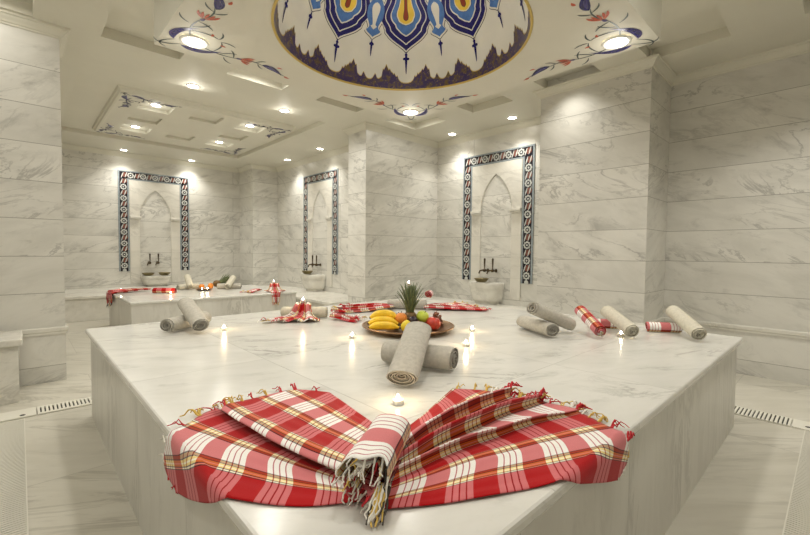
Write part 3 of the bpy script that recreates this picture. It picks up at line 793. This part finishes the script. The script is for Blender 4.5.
# ------------------------------------------------------------------ plaid cloths
def catmull(K, n):
    out = []; m = len(K)
    for i in range(m-1):
        p0, p1, p2, p3 = K[max(i-1,0)], K[i], K[i+1], K[min(i+2,m-1)]
        for k in range(n):
            t = k/n
            out.append([.5*(2*b+(c-a)*t+(2*a-5*b+4*c-d)*t*t+(3*b-a-3*c+d)*t**3) for a, b, c, d in zip(p0, p1, p2, p3)])
    out.append(list(K[-1])); return out
def drape(x, y, lift):
    # cloth lying on the big platform bends down over its left or front right edge
    z = SZ+lift; R = .012
    def over(d, lift):
        if d <= -R: return d, 0, 0
        s = d+R
        if s < R*PI/2: a = s/R; return -R+R*math.sin(a), R*(1-math.cos(a)), 0
        return 0, R+(s-R*PI/2), 1
    dx = SX0-x; dy = SY0-y
    if dx > -R:
        h, dn, full = over(dx, lift); k = min(1, dn/.02)
        return (SX0-h-(lift*.6+.004)*k, y, SZ+lift*(1-k)+.003-dn)
    if dy > -R:
        h, dn, full = over(dy, lift); k = min(1, dn/.02)
        return (x, SY0-h-(lift*.6+.004)*k, SZ+lift*(1-k)+.003-dn)
    return (x, y, z)
def fan(b, keys, m, nw=9, ns=46, u0=0, amp=.004, seed=0):
    rows = catmull(keys, nw); P, U = [], []
    for i, r in enumerate(rows):
        v, ix, iy, cx, cy, ox, oy, l0, l1, l2 = r
        L = math.hypot(ox-ix, oy-iy)*1.04; pr, ur = [], []
        for j in range(ns+1):
            s = j/ns; q = (1-s)**2, 2*s*(1-s), s*s
            x = q[0]*ix+q[1]*cx+q[2]*ox; y = q[0]*iy+q[1]*cy+q[2]*oy
            l = max(.003, q[0]*l0+q[1]*l1+q[2]*l2)
            n = noise.noise(Vector((x*7+seed, y*7, v*6)))*amp + noise.noise(Vector((v*40+seed, s*2.2, 3)))*amp*.7*math.sin(PI*min(1, s*1.2))
            edge = min(1, min(s, 1-s)*12+.25)
            pr.append(drape(x, y, max(.003, l+n*edge))); ur.append((u0+L*s, v))
        P.append(pr); U.append(ur)
    b.grid(P, m, U); return P
def tassel(b, p, d, L, m, rnd, r=.0022, thick=1, ground=True):
    p = Vector(p); d = Vector(d).normalized(); side = Vector((-d.y, d.x, 0)); cu = rnd.uniform(-1, 1); pts = []
    for k in range(6):
        t = k/5
        q = p+d*L*t+side*(cu*L*.45*t*t)+Vector((0,0,.010*math.sin(PI*t)*rnd.random()*2))
        pts.append(q)
    b.tube(pts, [r*thick*(1-.45*k/5) for k in range(6)], 5, m)
TH = ['white_thread','red_thread','gold_thread','black_thread']
def rim_fringe(b, P, rnd, every=1, hang=None, L=(.02,.05)):
    for i in range(0, len(P), every):
        p = Vector(P[i][-1]); q = Vector(P[i][-4]); d = (p-q).normalized()
        if d.z < -.5:
            d = Vector((0,0,-1)); m = rnd.choice((0,0,3,2))
        else: m = rnd.choice((0,0,0,1,1,1,2,2)); d.z = 0
        big = rnd.random() < .3
        for _ in range(rnd.choice((2, 3, 4))):
            tassel(b, p-d*.004+Vector((rnd.uniform(-1,1),rnd.uniform(-1,1),0))*.004, (d+Vector((rnd.uniform(-1,1),rnd.uniform(-1,1),0))*.35), rnd.uniform(*L), m, rnd, .0022 if not big else .0034)
# ---- the big bow in front
bow = thing('plaid_cloth_bow', 'large red plaid fringed cloth spread like a bow across the near platform corner', 'bath cloth', (0,0,0))
LK = [ # v, inner, control, outer, lift inner/mid/outer
 (0,   .49,.635, .275,.735, .168,1.15, .004,.004,.004), (.085, .50,.65, .335,.86, .192,1.272, .005,.008,.004), (.17, .51,.66, .395,.95, .305,1.24, .006,.012,.006),
 (.26, .515,.665, .44,1.0, .40,1.305, .006,.010,.006), (.33, .52,.67, .48,1.0, .47,1.325, .006,.008,.006), (.36, .515,.67, .455,.97, .45,1.29, .016,.024,.014),
 (.385, .50,.668, .425,.925, .428,1.252, .030,.042,.026), (.42, .52,.69, .455,.95, .46,1.275, .040,.048,.028), (.48, .56,.72, .52,.99, .525,1.30, .034,.034,.016), (.57, .62,.765, .61,1.01, .61,1.315, .024,.028,.010),
 (.66, .675,.80, .69,1.01, .705,1.315, .018,.018,.006), (.74, .715,.83, .745,1.0, .785,1.215, .008,.008,.004)]
RK = [
 (0,   .52,.57, .69,.44, 1.150,.295, .004,.006,.004), (.085, .54,.585, .80,.50, 1.222,.325, .005,.012,.004), (.17, .56,.60, .87,.555, 1.212,.412, .008,.014,.006),
 (.25, .575,.61, .90,.61, 1.245,.49, .008,.010,.004), (.30, .583,.616, .895,.645, 1.262,.535, .010,.010,.005), (.325, .586,.62, .885,.652, 1.265,.55, .022,.030,.008), (.35, .584,.618, .862,.632, 1.262,.548, .034,.058,.014), (.38, .595,.625, .880,.668, 1.268,.585, .030,.030,.010),
 (.41, .605,.632, .897,.708, 1.262,.655, .010,.010,.006), (.43, .608,.637, .885,.712, 1.255,.672, .026,.036,.014),
 (.455, .605,.636, .855,.680, 1.245,.664, .044,.086,.034), (.485, .62,.648, .868,.706, 1.235,.70, .042,.060,.022), (.515, .635,.663, .898,.758, 1.225,.745, .012,.010,.006), (.535, .64,.668, .892,.768, 1.222,.765, .024,.032,.014),
 (.56, .630,.664, .850,.740, 1.22,.762, .042,.084,.040), (.59, .65,.685, .865,.772, 1.222,.79, .040,.056,.022), (.62, .665,.70, .895,.815, 1.215,.825, .012,.010,.008), (.67, .69,.725, .905,.838, 1.20,.875, .008,.010,.005), (.75, .735,.77, .90,.86, 1.14,.955, .004,.004,.004)]
RK = [(k[0], k[1]-.026, k[2]+.024)+k[3:] for k in RK]
b = MB(); PL = fan(b, LK, 0, 9, 46, .015, .004, 1); PR = fan(b, RK, 0, 9, 46, .03, .004, 5)
bow_mesh = b.build('cloth', 'plaid', bow)
so = bow_mesh.modifiers.new('thickness', 'SOLIDIFY'); so.thickness = .0018; so.offset = 0
rnd = random.Random(3); b = MB(); rim_fringe(b, PL, rnd, 5, L=(.025,.055)); rim_fringe(b, PR, rnd, 5, L=(.025,.055))
b.build('fringe', TH, bow, kind='stuff')
# ---- rolled middle
def loose_roll(name, label, A, B, r, L0=0):
    t = thing(name, label, 'bath cloth', (0,0,0)); A, B = Vector(A), Vector(B)
    x = (B-A).normalized(); y = Z3.cross(x).normalized(); z = x.cross(y); L = (B-A).length
    b = MB(); P, U = [], []; n = 110
    for i in range(n+1):
        q = i/n; a = -2.5+2*PI*2.6*q; rho = r*(1.04-.62*q)*(1+.06*math.sin(3*a)); row, u = [], []
        for j in range(17):
            s = j/16; fl = 1+.10*(1-s)**3*(1 if q < .35 else .2); ext = (.012*math.sin(a*2)+.01*math.sin(a*5))*(1-s)**4
            w = 1+.05*noise.noise(Vector((s*5, a, 2)))
            c = A+x*(L*s-ext)+(y*math.cos(a)*1.05+z*math.sin(a)*.93)*rho*fl*w
            row.append(c); u.append((.068+L*s, .215+q*.62))
        P.append(row); U.append(u)
    b.grid(P, 0, U); o = b.build('cloth_roll', 'plaid', t)
    so = o.modifiers.new('thickness', 'SOLIDIFY'); so.thickness = .002; so.offset = 0
    rnd = random.Random(11); b = MB()
    for i in range(0, n+1, 1):
        p = P[i][0]; q = i/n; m = rnd.choice((0,0,0,0,2,1))
        if i % 2: continue
        if q < .40 and (p-A).dot(y) < .2*r: # right hand side as seen from the front
            m = rnd.choice((0,0,0,0,3)); d = -x*.5-z*.9; LL = rnd.uniform(.03,.06)
        else: d = -x*.6-z*.55+y*rnd.uniform(-.5,.5); LL = rnd.uniform(.012,.03)
        pts = []; 
        for k in range(6):
            s = k/5; c = p+d*LL*s+Vector((rnd.uniform(-1,1),rnd.uniform(-1,1),rnd.uniform(-1,1)))*.004*s
            c.z = max(c.z, SZ+.006+(.02 if q > .5 else 0)); pts.append(c)
        b.tube(pts, [.0022*(1-.4*k/5) for k in range(6)], 5, m)
    rr = -y
    for k in range(26):  # the white and gold bunch that hangs from the front right
        p = A+rr*(r*.8+rnd.uniform(-.012,.012))-z*(r*.15)+x*rnd.uniform(-.002,.01); m = rnd.choice((0,0,0,0,0,2,2,3)); LL = rnd.uniform(.04,.075); d = (-x*.9-z*.75+rr*rnd.uniform(-.25,.1)).normalized(); pts = []
        for j in range(7):
            s = j/6; c = p+d*LL*s+Vector((rnd.uniform(-1,1),rnd.uniform(-1,1),0))*.005*s; c.z = max(c.z, SZ+.004+rnd.random()*.006); pts.append(c)
        b.tube(pts, [.003*(1-.4*j/6) for j in range(7)], 5, m)
    b.build('fringe', TH, t, kind='stuff')
loose_roll('rolled_plaid_cloth', 'small rolled plaid cloth with fringe lying across middle of the big bow', (.478,.618,.610), (.662,.742,.612), .050)

# ---- smaller cloths further away
def small_fan(label, P, a0, a1, r, z0, seed, folds=6, v0=0, mat='plaid_far', group='plaid cloths spread on the platforms', clip=None, name='plaid_cloth'):
    t = thing(name, label, 'bath cloth', (P[0], P[1], z0), 0, group); rnd = random.Random(seed); b = MB(); rows, U = [], []
    n = folds*8
    for i in range(n+1):
        w = i/n; a = math.radians(a0+(a1-a0)*w)+.05*math.sin(w*folds*2*PI); row, u = [], []
        rim = r*(1+.28*noise.noise(Vector((w*4, seed, 0)))+.04*math.sin(w*folds*2*PI))
        for j in range(19):
            s = j/18; q = .08+(rim-.08)*s
            l = .004+(.020*(1+math.cos(w*folds*2*PI+seed+2*s))*(1-.3*s)*(.7+.6*noise.noise(Vector((w*5, seed, 7))))+.030*(1-s)**2)*(.6+.4*math.sin(PI*s))
            x, y, z = q*math.cos(a), q*math.sin(a), l+.004*noise.noise(Vector((q*14, w*9, seed)))
            if clip: x, y, z = clip(x, y, z)
            row.append((x, y, max(z, .003) if not clip else z)); u.append((q, v0+w*r*1.5))
        rows.append(row); U.append(u)
    b.grid(rows, 0, U); o = b.build('cloth', mat, t)
    so = o.modifiers.new('thickness', 'SOLIDIFY'); so.thickness = .003; so.offset = 0
    b = MB(); rim_fringe(b, rows, rnd, 3, L=(.02,.04)); b.build('fringe', TH, t, kind='stuff'); return t
small_fan('plaid cloth spread to the left behind the fruit tray', (2.40,2.58), 108, 168, .52, SZ, 2, 5)
small_fan('plaid cloth spread to the right behind the fruit tray', (2.46,2.49), -48, 6, .60, SZ, 3, 6)
def over_left(x, y, z):   # bends down over the left edge of the small platform
    return (x, y, z) if x > -.545 else (-.552-z*.4, y, .004-(-.545-x))
small_fan('plaid cloth hanging over the left edge of the small back platform', (1.42,6.66), 158, 200, .68, z2, 5, 5, clip=over_left)
def draped(label, c, f, zb, seed, roll_r, H, reach, width, skew=0, hang=None):
    t = thing('draped_plaid_cloth', label, 'bath cloth', (c[0], c[1], zb), 0, 'plaid cloths draped over rolls'); f = Vector(f).normalized(); e = Vector((-f.y, f.x, 0)); b = MB()
    T = 2*roll_r+.006
    prof = [(-roll_r-.012, T*.45, .05), (-roll_r*.8, T*.88, .055), (0, T+.004, .055), (roll_r*.8, T*.9, .06), (roll_r+.014, T*.5, .075), (roll_r+.03, .018, .10), (roll_r+.03+reach*.4, .008, .15), (roll_r+.03+reach, .005, width)]
    if hang: prof += hang
    pr = catmull(prof, 5); rows, U = [], []; arc = 0; last = None
    for i, (q, z, w) in enumerate(pr):
        if last: arc += math.hypot(q-last[0], z-last[1])
        last = (q, z); row, u = [], []
        k = i/(len(pr)-1)
        for j in range(37):
            s = j/36*2-1; fo = math.cos(s*13+seed)
            off = e*(s*w+skew*k*k*w*1.2)+f*(q+.012*fo*k+.03*k*noise.noise(Vector((s*3, seed, 1))))
            zz = max(.004, z+.010*(1+fo)*(.4+.6*k)*(1 if z > -.01 else 0)+.004)
            if z < -.005: zz = z
            row.append((off.x, off.y, zz)); u.append((arc, s*.16+.2))
        rows.append(row); U.append(u)
    b.grid(rows, 0, U); o = b.build('cloth', 'plaid_far', t)
    so = o.modifiers.new('thickness', 'SOLIDIFY'); so.thickness = .003; so.offset = 0
    rnd = random.Random(seed); b = MB()
    for j in range(0, 37, 2):
        p = Vector(rows[-1][j]); q = Vector(rows[-3][j]); d = (p-q).normalized(); tassel(b, p, d, rnd.uniform(.02,.04), rnd.choice((0,0,1,2,3)), rnd, .003)
    b.build('fringe', TH, t, kind='stuff'); return t
draped('red plaid cloth draped over a cream roll with a candle on top', (1.535,2.735), (-.60,-.80,0), SZ, 4, .046, 0, .15, .20, -.25)
small_fan('short red plaid cloth end lying right of the candle roll', (1.60,2.60), -72, -28, .30, SZ, 8, 4)
small_fan('narrow plaid cloth end behind the candle roll', (1.72,2.72), -2, 32, .19, SZ, 9, 3)
draped('red plaid cloth with hanging end at right edge of the back platform', (2.66,5.57), (-.35,-.9,0), z2, 6, .05, 0, .06, .11, .1, [(.226,.004,.07),(.243,-.03,.055),(.246,-.13,.05)])
small_fan('plaid cloth end spread left of the draped one on back platform', (2.58,5.68), 176, 212, .30, z2, 12, 3)
roll('grey', (2.52,5.80,z2+.044), (2.47,5.50,z2+.044), 'grey rolled towel under the draped cloth on the back platform', group=GT) if False else None

# ------------------------------------------------------------------ candles
def make_candle(label):
    t = thing('tealight_candle', label, 'candle', group='lit tealight candles')
    b = MB(); b.lathe([(.0001,.0005),(.0185,.0005),(.019,.002),(.019,.016),(.0195,.0165),(.0185,.0165),(.0182,.003)], 20); b.build('cup', 'alu', t)
    b = MB(); b.lathe([(.0181,.004),(.0181,.0135),(.012,.0125),(.0001,.0125)], 20); wx = b.build('wax', 'wax', t)
    b = MB(); b.tube([(0,0,.012),(.0005,0,.018)], .0008, 5, 0); b.build('wick', 'core', wx)
    b = MB(); b.lathe([(.0001,.014),(.0040,.016),(.0062,.020),(.0056,.025),(.0030,.030),(.0001,.035)], 12); b.build('flame', 'flame', t)
    return t
cands = [((.897,.982,SZ),'tealight candle in front of grey rolled towel, above the bow'),((1.389,1.917,SZ),'tealight candle left of the fruit tray'),((1.73,1.359,SZ),'tealight candle right of fruit tray, the nearer one'),
 ((2.091,1.596,SZ),'tealight candle right of fruit tray, the farther one'),((.923,2.627,SZ),'tealight candle right of the crossed towels at left platform end'),((2.66,.905,SZ),'tealight candle in front of the cream roll in right group'),
 ((1.525,2.722,.671),'tealight candle on top of the plaid draped roll'),((2.63,2.745,.744),'tealight candle glowing on the pile behind the pineapple'),((1.44,6.02,z2),'tealight candle in front of the orange plaid roll, back platform'),
 ((1.02,7.05-.2,z2),'tealight candle behind the plaid cloth at left of back platform'),((2.652,5.562,z2+.128),'tealight candle on the draped cloth at right of back platform')]
k0 = None
def place_candle(loc, lb):
    global k0
    if k0 is None: k0 = make_candle(lb); o = k0
    else: o = dup(k0, (0,0,0), None, lb)
    o.location = loc
    l = bpy.data.lights.new('candle_glow', 'POINT'); l.energy = .35; l.color = (1, .72, .38); l.shadow_soft_size = .012
    q = bpy.data.objects.new('candle_glow', l); COL.objects.link(q); q.location = (loc[0], loc[1], loc[2]+.06)
for loc, lb in cands: place_candle(loc, lb)

# ------------------------------------------------------------------ fruit tray
TC = Vector((1.80, 1.88, SZ))
def TP(r, f, z): return TC+ER*r+EF*f+Vector((0,0,z))
t = thing('copper_tray', 'round copper tray holding fruit in the middle of the platform', 'tray', TC)
b = MB(); b.lathe([(.0001,.012),(.20,.012),(.225,.010),(.25,.022),(.275,.034),(.29,.036),(.292,.030),(.28,.026),(.255,.012),(.235,.001),(.20,.001),(.0001,.001)], 56); b.build('tray_dish', 'copper', t)
b = MB(); b.tube([(.289*math.cos(2*PI*k/56), .289*math.sin(2*PI*k/56), .034) for k in range(57)], .005, 8, 0, False); b.build('rolled_rim', 'copper', t)
FZ = .0125
def banana(label, loc, yaw, L, bend, lift=0, tilt=0):
    t = thing('banana', label, 'banana', loc, yaw, 'bananas on the tray'); b = MB(); n = 16; P = []
    pts = []
    for i in range(n+1):
        s = i/n; a = (s-.5)*bend; R = L/bend
        pts.append(Vector((R*math.sin(a), R*(1-math.cos(a))*(1-.5*tilt), .019+tilt*(abs(R)*(1-math.cos(bend/2))-abs(R)*(1-math.cos(a))))))
    rad = [.006,.010,.0145,.0175,.019,.0195,.0195,.0195,.0195,.0195,.019,.0185,.017,.0145,.0105,.0065,.005]
    for i, p in enumerate(pts):
        tg = (pts[min(i+1,n)]-pts[max(i-1,0)]).normalized(); sd = Z3.cross(tg).normalized(); u = tg.cross(sd)
        P.append([p+(sd*math.cos(2*PI*k/15)+u*math.sin(2*PI*k/15))*rad[i]*(1+.06*math.cos(5*2*PI*k/15)) for k in range(15)])
    b.grid(P, 0, None, False, True); b.build('peel', 'banana', t)
    b = MB(); d = (pts[-1]-pts[-2]).normalized(); b.tube([pts[-1]-d*.002, pts[-1]+d*.012, pts[-1]+d*.026+Vector((0,.003,0))], [.0055,.005,.006], 8); b.build('stalk', 'btip', t)
    b = MB(); d = (pts[0]-pts[1]).normalized(); b.tube([pts[0]-d*.002, pts[0]+d*.005], [.0062,.004], 8); b.build('tip', 'btip', t)
    t.scale = (1.12, 1.2, 1.3)
    return t
yw = math.atan2(ER.y, ER.x)
banana('front banana of the bunch, lowest at left of the tray', TP(-.148,.100,FZ), yw+PI+.05, .175, -1.15, 0, .25)
banana('middle banana of the bunch, leaning on the front one', TP(-.153,.054,FZ+.016), yw+PI-.02, .18, -1.3, 0, .5)
banana('top banana of the bunch at left of the tray', TP(-.148,.018,FZ+.046), yw+PI-.12, .175, -1.4, 0, .6)
for o in [q for q in COL.objects if q.name.startswith('banana') and q.type == 'EMPTY']:
    o.rotation_euler.z += PI
def round_fruit(name, label, cat, loc, rx, rz, mat, stemmed=True, dent=.25, tilt=(0,0,0)):
    t = thing(name, label, cat, loc); t.rotation_euler = tilt; b = MB(); P = []; n = 16
    for i in range(n+1):
        a = PI*i/n; r = rx*math.sin(a)*(1+.05*math.cos(a)); z = rz*(1-math.cos(a))
        d = dent*rz*math.exp(-(r/(rx*.35))**2); z = z-d if i > n/2 else z+d*.4
        P.append((max(r, .0002), z))
    b.lathe(P, 22); b.build('skin', mat, t)
    if stemmed:
        b = MB(); b.tube([(0,0,2*rz-dent*rz*1.05),(.002,0,2*rz-dent*rz*.3),(.005,0,2*rz+.006)], [.0016,.0016,.0022], 6); b.build('stalk', 'core', t)
    return t
round_fruit('orange', 'round orange in the middle of the tray beside the bananas', 'orange', TP(-.045,.045,FZ+.034), .038, .037, 'orange', True, .10)
round_fruit('lemon', 'yellow lemon behind the grey towel, front of the tray', 'lemon', TP(-.010,.135,FZ), .036, .036, 'lemon', True, -.12)
round_fruit('lemon', 'yellow lemon behind the bananas on the tray', 'lemon', TP(-.11,-.055,FZ+.012), .034, .036, 'lemon', True, -.15)
round_fruit('green_apple', 'yellow green apple right of the pineapple', 'apple', TP(.078,.004,FZ+.048), .041, .036, 'gapple', True, .3, (.5,.1,0))
round_fruit('red_apple', 'large red apple at right of the tray', 'apple', TP(.150,.045,FZ), .047, .043, 'rapple', True, .3, (.1,.15,0))
round_fruit('red_apple', 'small dark red apple under the green apple', 'apple', TP(.106,-.058,FZ), .038, .036, 'rapple', True, .3)
for (r, f, z), lb in (((-.065,-.015,.052),'dark plum beside orange and pineapple, upper one'),((-.082,-.002,.012),'dark plum beside the bananas, lower one'),((.030,.055,.045),'black plum in front of the green apple'),((.030,.105,FZ-.005),'black plum at the front of the tray behind the towel'),((.075,.085,FZ-.005),'black plum between lemon and red apple')):
    round_fruit('plum', lb, 'plum', TP(r, f, z), .029, .027, 'plum', True, .1)['group'] = 'dark plums'
t = thing('grape_bunch', 'bunch of brownish red grapes right behind the apples', 'grapes', TP(.182,-.09,FZ)); b = MB(); rnd = random.Random(4)
for k in range(46):
    h = rnd.random(); a = rnd.random()*2*PI; rad = .048*math.sqrt(1-h)*math.sqrt(rnd.random())
    b.ball((rad*math.cos(a)*1.2, rad*math.sin(a), .011+h*.075), .011, seg=9, ring=6)
b.build('berries', 'grape', t)
b = MB(); b.tube([(0,0,.06),(.004,.002,.085),(.012,.0,.10)], .002, 6); b.build('stalk', 'core', t)
def pineapple(label, loc, s=1.0, tilt=None, lay=False):
    t = thing('pineapple', label, 'pineapple', loc); b = MB(); P = []
    if tilt: t.rotation_euler = tilt
    N = 26; Rn = 14
    for i in range(Rn+1):
        a = i/Rn; r = .052*math.sin(PI*(.10+.82*a))**.6; row = []
        for k in range(N*2):
            th = 2*PI*k/(N*2); bmp = 1+.07*math.cos(th*8+i*PI)*(1 if 0 < i < Rn else 0)
            row.append((r*bmp*math.cos(th)*s, r*bmp*math.sin(th)*s, a*.10*s))
        P.append(row)
    b.grid(P, 0, None, False, True); b.add(P[0], [tuple(range(N*2))[::-1]], 0); b.add(P[-1], [tuple(range(N*2))], 0)
    b.build('rind', 'pine', t)
    b = MB(); rnd = random.Random(8)
    for k in range(64):
        q = k/63; a = k*2.39996; lean = .58*(1-q)**1.2+.05; L = (.088+.095*math.sin(PI*min(1, q*.8+.15)))*s*rnd.uniform(.88,1.08); z0 = (.088+.045*q)*s; r0 = .020*(1-q)*s+.002
        d = Vector((math.cos(a), math.sin(a), 0)); sd = Vector((-d.y, d.x, 0)); rows = []
        for j in range(8):
            u = j/7; le = lean*(.55+.75*u)
            p = d*(r0+L*u*math.sin(le)*.75)+Vector((0,0,z0+L*u*math.cos(lean*.75)*(1-.12*u*u*lean)))
            w = .0085*s*(1-u)**.7*(1+.5*u)+.0004; n = Vector((-d.x*.5, -d.y*.5, .5))
            rows.append([p-sd*w+Vector((0,0,.003*s*(1-u))), p-n*.0015, p+sd*w+Vector((0,0,.003*s*(1-u)))])
        b.grid(rows, 0)
    o = b.build('leaf_crown', 'pleaf', t); so = o.modifiers.new('thickness', 'SOLIDIFY'); so.thickness = .0012*s
    return t
pineapple('small pineapple with leafy green crown standing on the fruit tray', TP(.012,-.045,FZ))
# ---- small dish on the back platform
t = thing('candle_dish', 'small copper dish with two candles on the back platform', 'dish', (1.95,6.34,z2))
b = MB(); b.lathe([(.0001,.006),(.07,.006),(.10,.022),(.118,.028),(.118,.024),(.102,.016),(.075,.0005),(.0001,.0005)], 32); b.build('dish_shell', 'copper', t)
place_candle((1.92,6.325,z2+.0065), 'left tealight candle in the small copper dish, back platform'); place_candle((1.99,6.315,z2+.0065), 'right tealight candle in the small copper dish, back platform')
round_fruit('orange', 'small orange behind the candle dish on the back platform', 'orange', (1.985,6.56,z2), .04, .038, 'orange', True, .1)
round_fruit('orange', 'orange beside the pineapple on the back platform', 'orange', (2.10,6.52,z2), .04, .045, 'orange', True, .1)
pineapple('pineapple lying on its side on the small back platform', (2.17,6.60,z2+.05), 1.0, (-.35, 1.15, -.35))

# ------------------------------------------------------------------ world and colour
w = bpy.data.worlds.new('world'); scene.world = w; w.use_nodes = True
w.node_tree.nodes['Background'].inputs[0].default_value = (.9, .85, .72, 1); w.node_tree.nodes['Background'].inputs[1].default_value = .05
vs = scene.view_settings
vs.view_transform = 'Standard'; vs.look = 'None'; vs.gamma = 1; vs.use_curve_mapping = False
vs.exposure = 0.13
scene.cycles.use_denoising = True
scene.cycles.max_bounces = 10; scene.cycles.diffuse_bounces = 6
